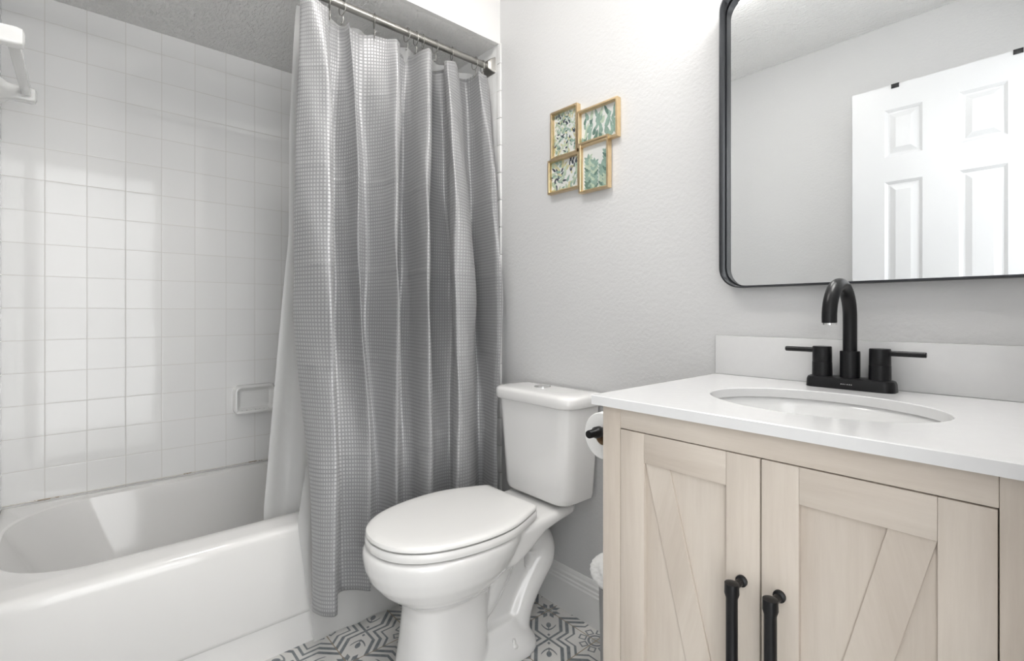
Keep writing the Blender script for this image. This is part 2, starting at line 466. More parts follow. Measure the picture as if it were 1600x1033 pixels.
for xc in (-0.508, -0.128):
    bm = bmesh.new()
    box(bm, xc-0.014, xc+0.014, DYF+0.0005, DYF+0.003, 2.014, 2.0335, 0.0005)
    box(bm, xc-0.014, xc+0.014, DYK-0.003, DYF+0.003, 2.0305, 2.0335, 0.0005)
    box(bm, xc-0.014, xc+0.014, DYK-0.0035, DYK-0.0005, 1.80, 2.0335, 0.0005)
    finish(bm, 'strap', M['black'], hk)
for xc in (-0.48,-0.33,-0.18):
    bm = bmesh.new()
    tube(bm, catmull([(xc,DYK-0.008,1.815),(xc,DYK-0.02,1.80),(xc,DYK-0.035,1.79),(xc,DYK-0.042,1.81)],5), 0.004, 8)
    finish(bm, 'hook', M['black'], hk)

# ------------------------------------------------------------------ bathtub
tub = thing('bathtub', 'white alcove bathtub with tall smooth apron beneath the tiled wall', 'bathtub', ((XL+XT)/2, YA/2, 0))
TX0, TX1, TY0, TY1, TZ = XL+0.001, -1.543, YA+0.001, -0.009, 0.382
def tub_mesh():
    bm = bmesh.new()
    n = 12
    def ring(x0, x1, y0, y1, r, z):
        return [(a, b, z) for a, b in rrect((x0+x1)/2, (y0+y1)/2, (x1-x0)/2, (y1-y0)/2, r, n)]
    R = []
    # outside, from floor up: the skirt is set back under the apron
    sk = TX1-0.010
    R.append(ring(TX0, sk, TY0, TY1, 0.002, 0.0))
    R.append(ring(TX0, sk, TY0, TY1, 0.002, 0.094))
    R.append(ring(TX0, TX1-0.002, TY0, TY1, 0.002, 0.103))
    R.append(ring(TX0, TX1, TY0, TY1, 0.003, 0.110))
    R.append(ring(TX0, TX1+0.003, TY0, TY1, 0.003, 0.30))
    R.append(ring(TX0, TX1+0.002, TY0, TY1, 0.004, 0.345))
    for k in range(1, 7):
        a = k/6*PI/2; rr = 0.026
        R.append(ring(TX0, TX1+0.002-rr*(1-math.cos(a)), TY0, TY1, 0.004, TZ-0.006-rr+rr*math.sin(a)))
    R.append(ring(TX0+0.03, -1.60, TY0+0.010, TY1-0.03, 0.02, TZ))
    ix0, ix1, iy0, iy1 = XL+0.075, -1.643, YA+0.028, -0.10
    R.append(ring(ix0-0.012, ix1+0.016, iy0-0.008, iy1+0.014, 0.21, TZ))
    R.append(ring(ix0-0.004, ix1+0.006, iy0-0.002, iy1+0.005, 0.205, TZ-0.004))
    R.append(ring(ix0, ix1, iy0+0.002, iy1, 0.20, TZ-0.013))
    for k in range(1, 8):
        f = k/7; ins = 0.045*f + 0.02*f*f
        R.append(ring(ix0+ins, ix1-ins, iy0+0.002+0.10*f, iy1-0.5*ins, 0.20-0.03*f, TZ-0.013-0.22*f))
    for k in range(1, 6):
        a = k/5*PI/2; rr = 0.05
        ins = 0.065 + rr*(1-math.cos(a)) if False else 0.065 + rr*math.sin(a)
        R.append(ring(ix0+ins, ix1-ins, iy0+0.102+rr*math.sin(a), iy1-0.03-rr*math.sin(a), 0.15, TZ-0.233-rr*(1-math.cos(a))))
    loft(bm, R, True, True)
    return finish(bm, 'tub_body', M['tub'], tub, auto=28)
tub_mesh()
bm = bmesh.new()
lathe(bm, [(0.032,0.0),(0.032,0.003),(0.026,0.005),(0.004,0.003)], (-1.93, -0.30, TZ-0.2835), 'z')
finish(bm, 'drain', M['chrome'], tub)

# soap dish on the tiled wall
sd = thing('soap_dish', 'white ceramic soap dish set into the tiled wall beside the liner', 'soap dish', (XL, -0.70, 0.65))
bm = bmesh.new()
yc, zc = Yof(365, XL+0.02)+0.081, 0.654
R = []
for ins, dx, r in ((0,0,0.024),(0.0,0.016,0.024),(0.002,0.025,0.023),(0.006,0.031,0.02),(0.010,0.032,0.018),(0.015,0.028,0.014),(0.018,0.023,0.012),(0.026,0.016,0.01)):
    R.append([(XL+dx, yc+a, zc+b) for a, b in rrect(0,0,0.081-ins,0.060-ins,r,6)])
loft(bm, R, False, True)
finish(bm, 'dish_body', M['ceramic'], sd)
bm = bmesh.new()
R = []
for ins, dz in ((0,0),(0,0.008),(0.003,0.011),(0.007,0.008)):
    R.append([(XL+0.026+a, yc+b, zc-0.054+dz) for a, b in rrect(0,0,0.024-ins,0.072-ins,(0.018,0.001,0.001,0.018),6)])
loft(bm, R, True, True)
for k in range(7):
    tube(bm, [(XL+0.006, yc-0.05+k*0.0167, zc-0.046), (XL+0.044, yc-0.05+k*0.0167, zc-0.045)], 0.003, 8)
finish(bm, 'dish_ledge', M['ceramic'], sd)

# towel bar on the near end wall of the alcove
tb = thing('towel_bar', 'white ceramic towel bar on the near end wall of the tub alcove, top left', 'towel bar', (-1.9, YA, 1.69))
bm = bmesh.new(); box(bm, -2.10, -1.72, -1.394, -1.371, 1.680, 1.703, 0.003); finish(bm, 'bar', M['ceramic'], tb)
for xc in (-2.125, -1.70):
    bm = bmesh.new(); R = []
    for hx, hz, y in ((0.036,0.040,YA),(0.036,0.040,YA+0.006),(0.028,0.032,YA+0.014),(0.019,0.024,YA+0.030),(0.017,0.022,YA+0.05),(0.019,0.022,YA+0.078),(0.017,0.020,YA+0.088),(0.010,0.012,YA+0.092)):
        R.append([(xc+a, y, 1.690+b) for a, b in rrect(0,0,hx,hz,0.007,5)])
    loft(bm, R); finish(bm, 'bar_post', M['ceramic'], tb)

# ------------------------------------------------------------------ curtain rod
RX, RZ = -1.55, 2.012
rod = thing('curtain_rod', 'brushed nickel shower curtain rod spanning the tub opening', 'curtain rod', (RX, YA/2, RZ))
bm = bmesh.new(); tube(bm, [(RX, YA+0.006, RZ), (RX, -0.8, RZ), (RX, -0.012, RZ)], 0.0125, 20); finish(bm, 'rod', M['nickel'], rod)
for y0, y1 in ((-0.034,-0.0085),(YA+0.0005,YA+0.026)):
    bm = bmesh.new(); R = []
    seq = ((0.016,y0),(0.024,(y0*2+y1)/3),(0.031,y1-0.004),(0.032,y1)) if y1 > -0.1 else ((0.032,y0),(0.031,y0+0.004),(0.024,(y0+y1*2)/3),(0.016,y1))
    for h, y in seq: R.append([(RX+a, y, RZ+b) for a, b in rrect(0,0,h,h,0.005,4)])
    loft(bm, R); finish(bm, 'flange', M['nickel'], rod)

# ------------------------------------------------------------------ shower curtain
# per control point: (u,X) near the rod, half way down, at the hem
SEC = [(474,-1.55,457,-1.590,486),(466,-1.52,459,-1.565,488),(485,-1.50,488,-1.505,503),(507,-1.49,518,-1.462,524),
(516,-1.51,524,-1.478,530),(512,-1.56,515,-1.550,524),(512,-1.59,509,-1.620,520),(526,-1.60,520,-1.655,532),(540,-1.57,548,-1.610,558),
(549,-1.53,567,-1.545,582),(545,-1.57,560,-1.600,577),(566,-1.585,573,-1.625,588),(605,-1.54,602,-1.545,607),
(621,-1.51,620,-1.470,621),(626,-1.53,624,-1.490,625),(620,-1.58,612,-1.570,617),(618,-1.61,607,-1.630,614),(634,-1.62,624,-1.662,628),
(644,-1.59,640,-1.620,645),(656,-1.54,653,-1.540,658),(670,-1.51,669,-1.475,674),(675,-1.53,673,-1.497,678),
(669,-1.58,660,-1.580,668),(668,-1.61,656,-1.635,664),(678,-1.63,675,-1.665,680),(690,-1.62,706,-1.662,703),(697,-1.57,714,-1.610,711),(694,-1.54,707,-1.540,708),
(702,-1.515,713,-1.490,715),(711,-1.535,734,-1.490,733),(716,-1.57,744,-1.520,743),(712,-1.60,738,-1.590,740),(726,-1.62,745,-1.650,748),
(740,-1.57,760,-1.620,757),(748,-1.525,766,-1.545,763),(758,-1.53,776,-1.490,770),(766,-1.55,785,-1.468,776)]
CT, CM, CB = 1.965, 1.05, 0.139
def section(i):
    pts = []
    for s in SEC:
        u = s[2*i]
        X = s[1] if i == 0 else -1.665 + (s[3]+1.66)*1.25 if i == 1 else -1.521 + (s[3]+1.66)*0.62
        pts.append((X, min(Yof(u, X), -0.022), 0))
    fine = []
    for a, b in zip(pts, pts[1:]):
        fine += [Vector(a).lerp(Vector(b), k/12) for k in range(12)]
    fine.append(Vector(pts[-1]))
    for _ in range(16):       # round the fold edges, keep the faces between them flat
        fine = [fine[0]] + [(fine[k-1]+fine[k]*2+fine[k+1])/4 for k in range(1, len(fine)-1)] + [fine[-1]]
    return fine
S0, S1, S2 = section(0), section(1), section(2)
NS = len(S0)
arc = [0.0]
for i in range(1, NS):
    arc.append(arc[-1] + (S1[i]-S1[i-1]).length)
def curtain_point(i, z):
    if z > CM:
        f = (z-CM)/(CT-CM); f = f**1.25
        q = S1[i].lerp(S0[i], f)
    else:
        f = min(1.0, (CM-z)/(CM-0.47)); f = f*f*(3-2*f)
        q = S1[i].lerp(S2[i], f)
    x, y = q.x, q.y
    ph = i*0.05
    x += (0.004*math.sin(z*9+ph*2.3) + 0.003*math.sin(z*17+ph*5))*min(1.0, max(0.15, (z-0.4)/0.5))
    y += 0.0035*math.sin(z*7+ph*1.7)
    y = min(y, -0.0115)
    return Vector((x, y, z))
RINGS_U = [474, 515, 535, 585, 636, 650, 661, 680, 706, 742, 757]
ring_y = [Yof(u, RX) for u in RINGS_U]
cur = thing('shower_curtain', 'grey waffle-weave shower curtain bunched beside the toilet', 'curtain', (RX, -0.4, CT))
NZ = 90
bm = bmesh.new(); uvl = bm.loops.layers.uv.new('UVMap')
grid = []
for j in range(NZ+1):
    z = CB + (CT-CB)*j/NZ
    row = []
    for i in range(NS):
        q = curtain_point(i, z)
        if j > NZ-6:   # droop between the rings
            dmin = min(abs(q.y-y) for y in ring_y)
            q.z -= min(0.012, dmin*0.3)*(j-(NZ-6))/6
        row.append(bm.verts.new(q))
    grid.append(row)
for j in range(NZ):
    for i in range(NS-1):
        f = bm.faces.new((grid[j][i], grid[j][i+1], grid[j+1][i+1], grid[j+1][i]))
        for l, (a, b) in zip(f.loops, ((i,j),(i+1,j),(i+1,j+1),(i,j+1))):
            l[uvl].uv = (arc[a], (CT-CB)*b/NZ)
oc = finish(bm, 'curtain_panel', M['curtain'], cur, auto=180)
md = oc.modifiers.new('thickness', 'SOLIDIFY'); md.thickness = 0.0012; md.offset = 0
# translucent lining falling outside the tub, just behind the fabric
bm = bmesh.new(); G = []
for j in range(41):
    z = 0.012 + (1.94-0.012)*j/40; row = []
    for i in range(61):
        f = i/60
        hh = min(1.0, max(0.0, (0.62-z)/0.24)); yl = -0.725 - 0.046*hh*hh*(3-2*hh) + 0.05*max(0, (0.38-z)/0.38)
        y = yl + (-0.30-yl)*f
        x = -1.527 if z < 0.45 else -1.527 - 0.135*min(1, (z-0.45)/0.45)
        x += 0.0045*math.sin(f*22+0.6)*(1 if z >= 0.5 else 0.9) + 0.002
        row.append(bm.verts.new((x, y, z)))
    G.append(row)
for j in range(40):
    for i in range(60): bm.faces.new((G[j][i], G[j][i+1], G[j+1][i+1], G[j+1][i]))
o = finish(bm, 'lining', M['lining'], cur, auto=180); o['label'] = 'translucent white lining hanging outside the tub'

# clear white liner hanging inside the tub
bm = bmesh.new(); G = []
ZL0, ZL1 = 0.20, 1.986
for j in range(61):
    z = ZL0 + (ZL1-ZL0)*j/60; row = []
    g = max(0.0, min(1.0, (ZL1-z)/(ZL1-0.40)))
    for i in range(121):
        f = i/120
        yl = -0.748 - 0.076*max(0.0, g-0.45)/0.55
        y = yl + (-0.05-yl)*f
        x = -1.612 - 0.078*min(1.0, g*4)**0.7 + (0.011)*math.sin(f*46+1.0) + 0.004*math.sin(z*5+f*9)
        x = max(x, -1.72); x = min(x, -1.668) if z < 0.40 else x
        row.append(bm.verts.new((x, y, z)))
    G.append(row)
for j in range(60):
    for i in range(120): bm.faces.new((G[j][i], G[j][i+1], G[j+1][i+1], G[j+1][i]))
o = finish(bm, 'shower_liner', M['liner'], auto=180)
tag(o, 'plain white vinyl liner hanging inside the tub behind the grey curtain', 'shower liner')

# rings over the rod
ords = ['nearest the camera','second from the camera','third from the camera','fourth from the camera','fifth from the camera','sixth counting from the wall',
        'fifth counting from the wall','fourth counting from the wall','third counting from the wall','second from the wall','closest to the wall']
def ring_mesh():
    bm = bmesh.new(); pts = []
    for k in range(33):
        a = PI*0.62 + 2*PI*0.94*k/32
        pts.append((0.0215*math.cos(a), 0.0, -0.008 + 0.0235*math.sin(a)))
    tube(bm, pts, 0.0014, 8)
    tube(bm, catmull([(0.0, 0, -0.0315), (0.004, 0.001, -0.042), (0.0, 0.001, -0.056), (-0.006, 0, -0.060), (-0.009,0,-0.052)], 6), 0.0014, 8)
    return bm
r0 = finish(ring_mesh(), 'curtain_ring', M['nickel'])
for k, y in enumerate(ring_y):
    r = r0 if k == 0 else r0.copy()
    if k: C.objects.link(r)
    r.location = (RX, min(y, -0.05), RZ-0.0008); r.rotation_euler = (0, 0, math.radians(random.uniform(-22, 22)))
    tag(r, 'thin metal curtain ring on the rod, ' + ords[k], 'curtain ring', 'rings along the curtain rod')

# ------------------------------------------------------------------ toilet
TC = -1.17
toi = thing('toilet', 'white two-piece toilet with closed lid between tub and vanity', 'toilet', (TC, -0.36, 0))
def egg(zf, yf, yb, hw, z, n=40, sq=1.0, sqb=None):
    """closed horizontal section: yf front (toward the room), yb back, widest part nearer the back"""
    out = []
    ym = yb + (yf-yb)*0.46
    for k in range(n):
        a = 2*PI*k/n
        ca, sa = math.cos(a), math.sin(a)
        e = 2.0/(sq if sa < 0 else (sqb or sq))
        x = hw*math.copysign(abs(ca)**e, ca)
        y = ym + (ym-yf if sa < 0 else yb-ym)*math.copysign(abs(sa)**e, sa)
        out.append((TC+x, y, z))
    return out
bm = bmesh.new()
R = []
for z, yf, yb, hw, sq, sqb in ((0.0,-0.632,-0.378,0.104,2.6,3.4),(0.05,-0.622,-0.374,0.099,2.6,3.4),(0.12,-0.610,-0.370,0.096,2.6,3.4),(0.20,-0.600,-0.366,0.094,2.6,3.4),
        (0.236,-0.603,-0.36,0.098,2.5,3.0),(0.252,-0.622,-0.35,0.112,2.3,2.6),(0.268,-0.648,-0.335,0.130,2.2,2.4),(0.290,-0.674,-0.31,0.150,2.1,2.3),(0.318,-0.696,-0.28,0.167,2.1,2.2),
        (0.350,-0.709,-0.26,0.177,2.1,2.2),(0.377,-0.713,-0.25,0.181,2.1,2.3),(0.392,-0.712,-0.25,0.180,2.1,2.3),(0.400,-0.706,-0.25,0.177,2.1,2.3)):
    R.append(egg(0, yf, yb, hw, z, 48, sq, sqb))
loft(bm, R)
# rear deck that carries the tank
R = []
for y, hw, zl, zt in ((-0.40,0.150,0.30,0.400),(-0.33,0.146,0.300,0.400),(-0.27,0.138,0.318,0.400),(-0.20,0.130,0.352,0.402),(-0.13,0.128,0.366,0.404),(-0.07,0.122,0.370,0.404),(-0.05,0.110,0.374,0.402)):
    R.append([(TC+a, y, (zl+zt)/2+b) for a, b in rrect(0,0,hw,(zt-zl)/2,min(0.02,(zt-zl)/2.2),4)])
loft(bm, R)
# S-shaped trapway
path = [(TC,-0.50,0.11),(TC,-0.44,0.135),(TC,-0.370,0.180),(TC,-0.320,0.240),(TC,-0.27,0.292),(TC,-0.19,0.306),(TC,-0.128,0.276),(TC,-0.118,0.224),(TC,-0.152,0.182),(TC,-0.190,0.138),(TC,-0.222,0.085),(TC,-0.235,0.01)]
pp = catmull(path, 6)
tube(bm, pp, [0.060 if i < 18 else (0.060-(i-18)*0.0012 if i < 24 else 0.053) for i in range(len(pp))], 20, True, 1.25)
tube(bm, catmull([(TC,-0.30,0.27),(TC,-0.24,0.34),(TC,-0.18,0.37)],4), 0.05, 16, True, 1.0)
box(bm, TC-0.035, TC+0.035, -0.47, -0.20, 0.0, 0.29)
# foot
R = []
for z, hw, y0, y1 in ((0.0,0.118,-0.56,-0.185),(0.018,0.116,-0.56,-0.187),(0.034,0.106,-0.55,-0.198),(0.055,0.082,-0.54,-0.215),(0.09,0.060,-0.53,-0.235)):
    R.append([(a, b, z) for a, b in rrect(TC, (y0+y1)/2, hw, (y1-y0)/2, 0.08, 8)])
loft(bm, R)
tb_ = finish(bm, 'bowl', M['toilet'], toi, auto=180)
md = tb_.modifiers.new('fuse', 'REMESH'); md.mode = 'VOXEL'; md.voxel_size = 0.0045; md.use_smooth_shade = True
md = tb_.modifiers.new('soften', 'SMOOTH'); md.factor = 0.6; md.iterations = 9
for sx in (-1, 1):
    bm = bmesh.new()
    lathe(bm, [(0.013,0.0),(0.013,0.004),(0.009,0.008),(0.006,0.009),(0.005,0.022),(0.001,0.023)], (TC+sx*0.092, -0.30, 0.034), 'z')
    o = finish(bm, 'floor_bolt', M['seat'], toi)
half = [(0.0,-0.705),(0.05,-0.697),(0.097,-0.672),(0.136,-0.628),(0.162,-0.57),(0.177,-0.50),(0.181,-0.43),(0.172,-0.36),(0.147,-0.29),(0.124,-0.238)]
hp = [(v.x, v.y) for v in catmull([(a,b,0) for a,b in half], 6)]
def lid_outline(s=1.0, back=-0.228):
    pts = [(TC+x, y) for x, y in hp]
    pts += [(TC+0.114, back), (TC, back), (TC-0.114, back)]
    pts += [(TC-x, y) for x, y in reversed(hp[1:])]
    return pts
def slab(name, outline, prof, mat):
    bm = bmesh.new()
    def inset(d):
        o_ = offs(outline, min(d, 0.004)); k = 1-max(0, d-0.004)/0.18
        return [(TC+(x-TC)*k, -0.45+(y+0.45)*k) for x, y in o_]
    loft(bm, [[(x, y, z) for x, y in inset(d)] for d, z in prof])
    return finish(bm, name, mat, toi, auto=40)
OL = lid_outline()
slab('seat', OL, ((0.005,0.403),(0.001,0.406),(0.0,0.412),(0.0,0.420),(0.003,0.426)), M['seat'])
slab('lid', OL, ((0.004,0.4295),(0.0015,0.432),(0.0015,0.436),(0.004,0.4405),(0.010,0.4435),(0.022,0.4455),(0.05,0.4468)), M['seat'])
for sx in (-1,1):
    bm = bmesh.new()
    R = [[(TC+sx*0.075+a, -0.232+b, z) for a, b in rrect(0,0,0.020-i_,0.014-i_,0.006,4)] for z, i_ in ((0.402,0),(0.424,0),(0.428,0.004))]
    loft(bm, R); finish(bm, 'hinge', M['seat'], toi)
# tank
bm = bmesh.new(); R = []
for z, hw, y0, rf in ((0.412,0.115,-0.130,0.03),(0.4155,0.135,-0.146,0.045),(0.424,0.147,-0.155,0.05),(0.44,0.151,-0.158,0.05),(0.55,0.160,-0.160,0.05),(0.65,0.168,-0.163,0.05),(0.722,0.174,-0.166,0.05)):
    R.append([(a, b, z) for a, b in rrect(TC+0.012, (y0-0.012)/2, hw, (-0.012-y0)/2, (0.02,0.02,rf,rf), 8)])
loft(bm, R); finish(bm, 'tank', M['toilet'], toi, auto=40)
bm = bmesh.new(); R = []
for z, g in ((0.7235,0.004),(0.7255,0.008),(0.730,0.010),(0.752,0.011),(0.759,0.008),(0.7625,0.002),(0.7645,-0.012),(0.7655,-0.04)):
    hw, y0 = 0.176+g, -0.168-g
    y1 = -0.010 if g > 0 else -0.010+g
    R.append([(a, b, z) for a, b in rrect(TC+0.012, (y0+y1)/2, hw, (y1-y0)/2, (0.02,0.02,0.055,0.055), 8)])
loft(bm, R); finish(bm, 'tank_lid', M['toilet'], toi, auto=40)
bm = bmesh.new()
lathe(bm, [(0.029,0.0),(0.029,0.003),(0.026,0.0045),(0.0255,0.0025),(0.0245,0.0025),(0.024,0.005),(0.002,0.0055)], (TC-0.012,-0.078,0.7645), 'z')
box(bm, TC-0.0125, TC-0.0115, -0.102, -0.054, 0.7695, 0.7705)
finish(bm, 'flush_button', M['chrome'], toi)
for dx in (-0.10, 0.10):
    bm = bmesh.new(); tube(bm, [(TC+dx,-0.10,0.398),(TC+dx,-0.10,0.4135)], 0.012, 12); finish(bm, 'gasket', M['hose'], toi)
bm = bmesh.new()
tube(bm, catmull([(TC-0.135,-0.075,0.42),(TC-0.14,-0.07,0.33),(TC-0.19,-0.07,0.24),(TC-0.20,-0.04,0.185)], 6), 0.006, 10)
lathe(bm, [(0.015,0.0),(0.015,-0.035),(0.010,-0.04)], (TC-0.135,-0.075,0.43), 'z')
finish(bm, 'supply_hose', M['hose'], toi)
bm = bmesh.new()
lathe(bm, [(0.026,0.0),(0.024,-0.006),(0.010,-0.010),(0.010,-0.045),(0.014,-0.047),(0.014,-0.07),(0.004,-0.072)], (TC-0.20,-0.0005,0.18), 'y')
finish(bm, 'shutoff_valve', M['chrome'], toi)

# ------------------------------------------------------------------ toilet roll and its holder on the cabinet side
RXc, RZc = -0.735, 0.735
hol = thing('toilet_roll_holder', 'matte black post toilet roll holder on the left side of the wooden vanity', 'toilet roll holder', (-0.592, -0.19, RZc))
bm = bmesh.new()
lathe(bm, [(0.024,0.0),(0.024,-0.006),(0.022,-0.008),(0.009,-0.010)], (-0.5905,-0.19,RZc), 'x', cap1=True)
finish(bm, 'wall_plate', M['black'], hol)
bm = bmesh.new()
tube(bm, [(-0.60,-0.19,RZc),(-0.72,-0.19,RZc)]+[(RXc+0.015*math.cos(a)*1.0, -0.205+0.015*math.sin(a), RZc) for a in (PI*0.45, PI*0.6, PI*0.8)]+[(RXc,-0.215,RZc),(RXc,-0.362,RZc)], 0.008, 14)
lathe(bm, [(0.008,-0.325),(0.0135,-0.333),(0.0135,-0.348),(0.0095,-0.354),(0.0095,-0.372),(0.0085,-0.374),(0.002,-0.3745)], (RXc,0,RZc), 'y')
finish(bm, 'post_arm', M['black'], hol)
rl = thing('toilet_roll', 'white toilet paper roll on black post beside the vanity', 'toilet roll', (RXc, -0.27, RZc-0.012))
bm = bmesh.new()
cz = RZc-0.0125
lathe(bm, [(0.0215,-0.322),(0.054,-0.322),(0.0565,-0.3195),(0.0565,-0.2245),(0.054,-0.222),(0.0215,-0.222)], (RXc,0,cz), 'y', 48, False, False)
finish(bm, 'paper', M['paper'], rl)
bm = bmesh.new()
lathe(bm, [(0.0213,-0.3215),(0.0205,-0.3215),(0.0205,-0.2225),(0.0213,-0.2225)], (RXc,0,cz), 'y', 32, False, False)
finish(bm, 'cardboard_core', M['card'], rl)
# small bin with a bulging white liner behind the vanity
wb = thing('waste_bin', 'small bin with white bag bulging out beside vanity near the baseboard', 'waste bin', (-0.80,-0.14,0))
bm = bmesh.new()
lathe(bm, [(0.062,0.0),(0.066,0.01),(0.072,0.268),(0.074,0.273)], (-0.80,-0.14,0.001), 'z', 32)
finish(bm, 'bin_body', M['grey_plastic'], wb)
bm = bmesh.new()
R = []
for k in range(13):
    a = -PI/2 + PI*k/12
    ring = []
    for j in range(36):
        b = 2*PI*j/36
        wob = 1 + 0.06*math.sin(b*5+k) + 0.04*math.sin(b*9+2*k)
        rr = (0.062 + 0.032*max(0,math.cos(a)))*wob if abs(math.cos(a)) > 0.05 else 0.02
        ring.append((-0.80+rr*math.cos(b), -0.14+rr*math.sin(b), 0.310+0.027*math.sin(a)*(1+0.1*math.sin(3*b))))
    R.append(ring)
loft(bm, R); finish(bm, 'bin_bag', M['plastic_bag'], wb, auto=180)

# ------------------------------------------------------------------ vanity cabinet
VX0, VX1, VF = -0.590, -0.010, -0.505      # cabinet sides and face-frame front
VZ0, VZ1 = 0.0, 0.841
vc = thing('vanity_cabinet', 'bleached oak barn-style vanity cabinet with two braced doors and black pulls', 'cabinet', (-0.30,-0.25,0))
for x0 in (VX0, VX1-0.016):
    bm = bmesh.new(); box(bm, x0, x0+0.016, VF+0.0202, -0.016, VZ0, VZ1, 0.001); finish(bm, 'side_panel', M['wood_v'], vc)
bm = bmesh.new(); box(bm, VX0+0.016, VX1-0.016, -0.024, -0.016, 0.10, VZ1, 0.0); finish(bm, 'back_panel', M['wood_v2'], vc)
bm = bmesh.new(); box(bm, VX0+0.016, VX1-0.016, VF+0.02, -0.024, 0.085, 0.10, 0.0); finish(bm, 'bottom_panel', M['wood_h'], vc)
for x0, x1 in ((VX0, VX0+0.0400), (VX1-0.0400, VX1)):
    bm = bmesh.new(); box(bm, x0, x1, VF, VF+0.02, VZ0, VZ1, 0.0012); finish(bm, 'face_stile', M['wood_v'], vc)
for z0, z1 in ((0.8035, VZ1), (0.06, 0.098)):
    bm = bmesh.new(); box(bm, VX0+0.0402, VX1-0.0402, VF+0.0004, VF+0.02, z0, z1, 0.0008); finish(bm, 'face_rail', M['wood_h'], vc)
def clip_brace(x0, x1, z0, z1, left):
    # board running from the top outer corner to the bottom inner corner, clipped to the recess
    k = 0.25; bw = 0.0475
    pts = []
    if left:
        pts = [(x0, z1), (x0+bw, z1), (x1, z1-(x1-x0-bw)/k), (x1, z0)]
        zl = z1-(x1-x0)/k
        if zl < z0: pts.append((x0+(z1-z0)*k, z0))
        else: pts[-1] = (x1, zl)
    else:
        pts = [(x1, z1), (x1-bw, z1), (x0, z1-(x1-x0-bw)/k), (x0, z0)]
        zl = z1-(x1-x0)/k
        if zl < z0: pts.append((x1-(z1-z0)*k, z0))
        else: pts[-1] = (x0, zl)
    return pts
def vanity_door(x0, x1, left):
    d = bpy.data.objects.new('door', None); C.objects.link(d)
    d.parent = vc; d.matrix_parent_inverse = Matrix.Translation(-Vector(vc.location)); d.location = ((x0+x1)/2, VF, 0.45)
    bpy.context.view_layer.update()
    def sub(bm, name, mat, auto=35):
        o = finish(bm, name, mat, auto=auto); o.parent = d
        o.matrix_parent_inverse = Matrix.Translation(-Vector(d.location)); return o
    z0, z1, sw = 0.100, 0.8018, 0.0500
    yf = VF - 0.0005; yb = VF + 0.0175
    for a, b in ((x0, x0+sw), (x1-sw, x1)):
        bm = bmesh.new(); box(bm, a, b, yf, yb, z0, z1, 0.0008); sub(bm, 'stile', M['wood_v'])
    for a, b in ((z0, z0+0.052), (z1-0.052, z1)):
        bm = bmesh.new(); box(bm, x0+sw+0.0002, x1-sw-0.0002, yf+0.0002, yb, a, b, 0.0006); sub(bm, 'rail', M['wood_h'])
    bm = bmesh.new(); box(bm, x0+sw-0.002, x1-sw+0.002, yf+0.0085, yb-0.003, z0+0.05, z1-0.05); sub(bm, 'panel', M['wood_v2'])
    pts = clip_brace(x0+sw+0.0004, x1-sw-0.0004, z0+0.0525, z1-0.0525, left)
    bm = bmesh.new()
    R = [[(a, y, b) for a, b in offs(pts, i_)] for y, i_ in ((yf+0.0084,0),(yf+0.0050,0),(yf+0.0045,0.0005))]
    loft(bm, R); sub(bm, 'brace', M['wood_dl'] if left else M['wood_dr'], 25)
    hx = x1-0.0255 if left else x0+0.0255
    bm = bmesh.new()
    ht, hb, yh = 0.622, 0.452, yf-0.034
    for zz in (ht-0.010, hb+0.010):
        lathe(bm, [(0.0085,0.0),(0.0085,-0.004),(0.0055,-0.006),(0.0055,-0.034)], (hx, yf, zz), 'y', 20)
    lathe(bm, [(0.004,hb),(0.0100,hb+0.0015),(0.0105,hb+0.016),(0.0083,hb+0.023),(0.0083,ht-0.023),(0.0105,ht-0.016),(0.0100,ht-0.0015),(0.004,ht)], (hx, yh, 0), 'z', 24)
    sub(bm, 'handle', M['black'])
vanity_door(VX0+0.0412, -0.3010, True)
vanity_door(-0.2985, VX1-0.0412, False)

# countertop with a real oval cut-out and undermounted basin
ct = thing('vanity_countertop', 'white quartz countertop with oval undermount sink on wooden vanity', 'countertop', (-0.30,-0.26,0.86))
CX0, CX1, CF, CZ0, CZ1 = -0.606, 0.004, -0.520, 0.842, 0.860
SX, SY, SA, SB = -0.294, -0.283, 0.181, 0.137
def counter_mesh():
    bm = bmesh.new(); N = 96
    def el(a, b, z): return [(SX+a*math.cos(2*PI*k/N), SY+b*math.sin(2*PI*k/N), z) for k in range(N)]
    def rectp(ins, z):
        out = []; x0, x1, y0, y1 = CX0+ins, CX1-ins, CF+ins, -0.0005
        for k in range(N):
            c, s = math.cos(2*PI*k/N), math.sin(2*PI*k/N)
            dx = ((x1 if c > 0 else x0)-SX)/c if abs(c) > 1e-9 else 1e9
            dy = ((y1 if s > 0 else y0)-SY)/s if abs(s) > 1e-9 else 1e9
            m_ = min(dx, dy); out.append([SX+c*m_, SY+s*m_, z])
        for cx in (x0, x1):                       # snap nearest points to the corners
            for cy in (y0, y1):
                i = min(range(N), key=lambda q: (out[q][0]-cx)**2+(out[q][1]-cy)**2); out[i] = [cx, cy, z]
        return [tuple(p) for p in out]
    loft(bm, [el(SA, SB, CZ0), rectp(0, CZ0), rectp(0, CZ1-0.0015), rectp(0.0015, CZ1), el(SA+0.0015, SB+0.0015, CZ1), el(SA, SB, CZ1-0.0015)], loop=True)
    return finish(bm, 'counter_slab', M['quartz'], ct, auto=30)
counter_mesh()
bm = bmesh.new(); box(bm, CX0, CX1, -0.0185, -0.0005, CZ1+0.0003, 0.9585, 0.001); finish(bm, 'backsplash', M['quartz'], ct)
bm = bmesh.new(); N = 64; R = []
prof = [(1.06,-0.0),(1.0,-0.0)]
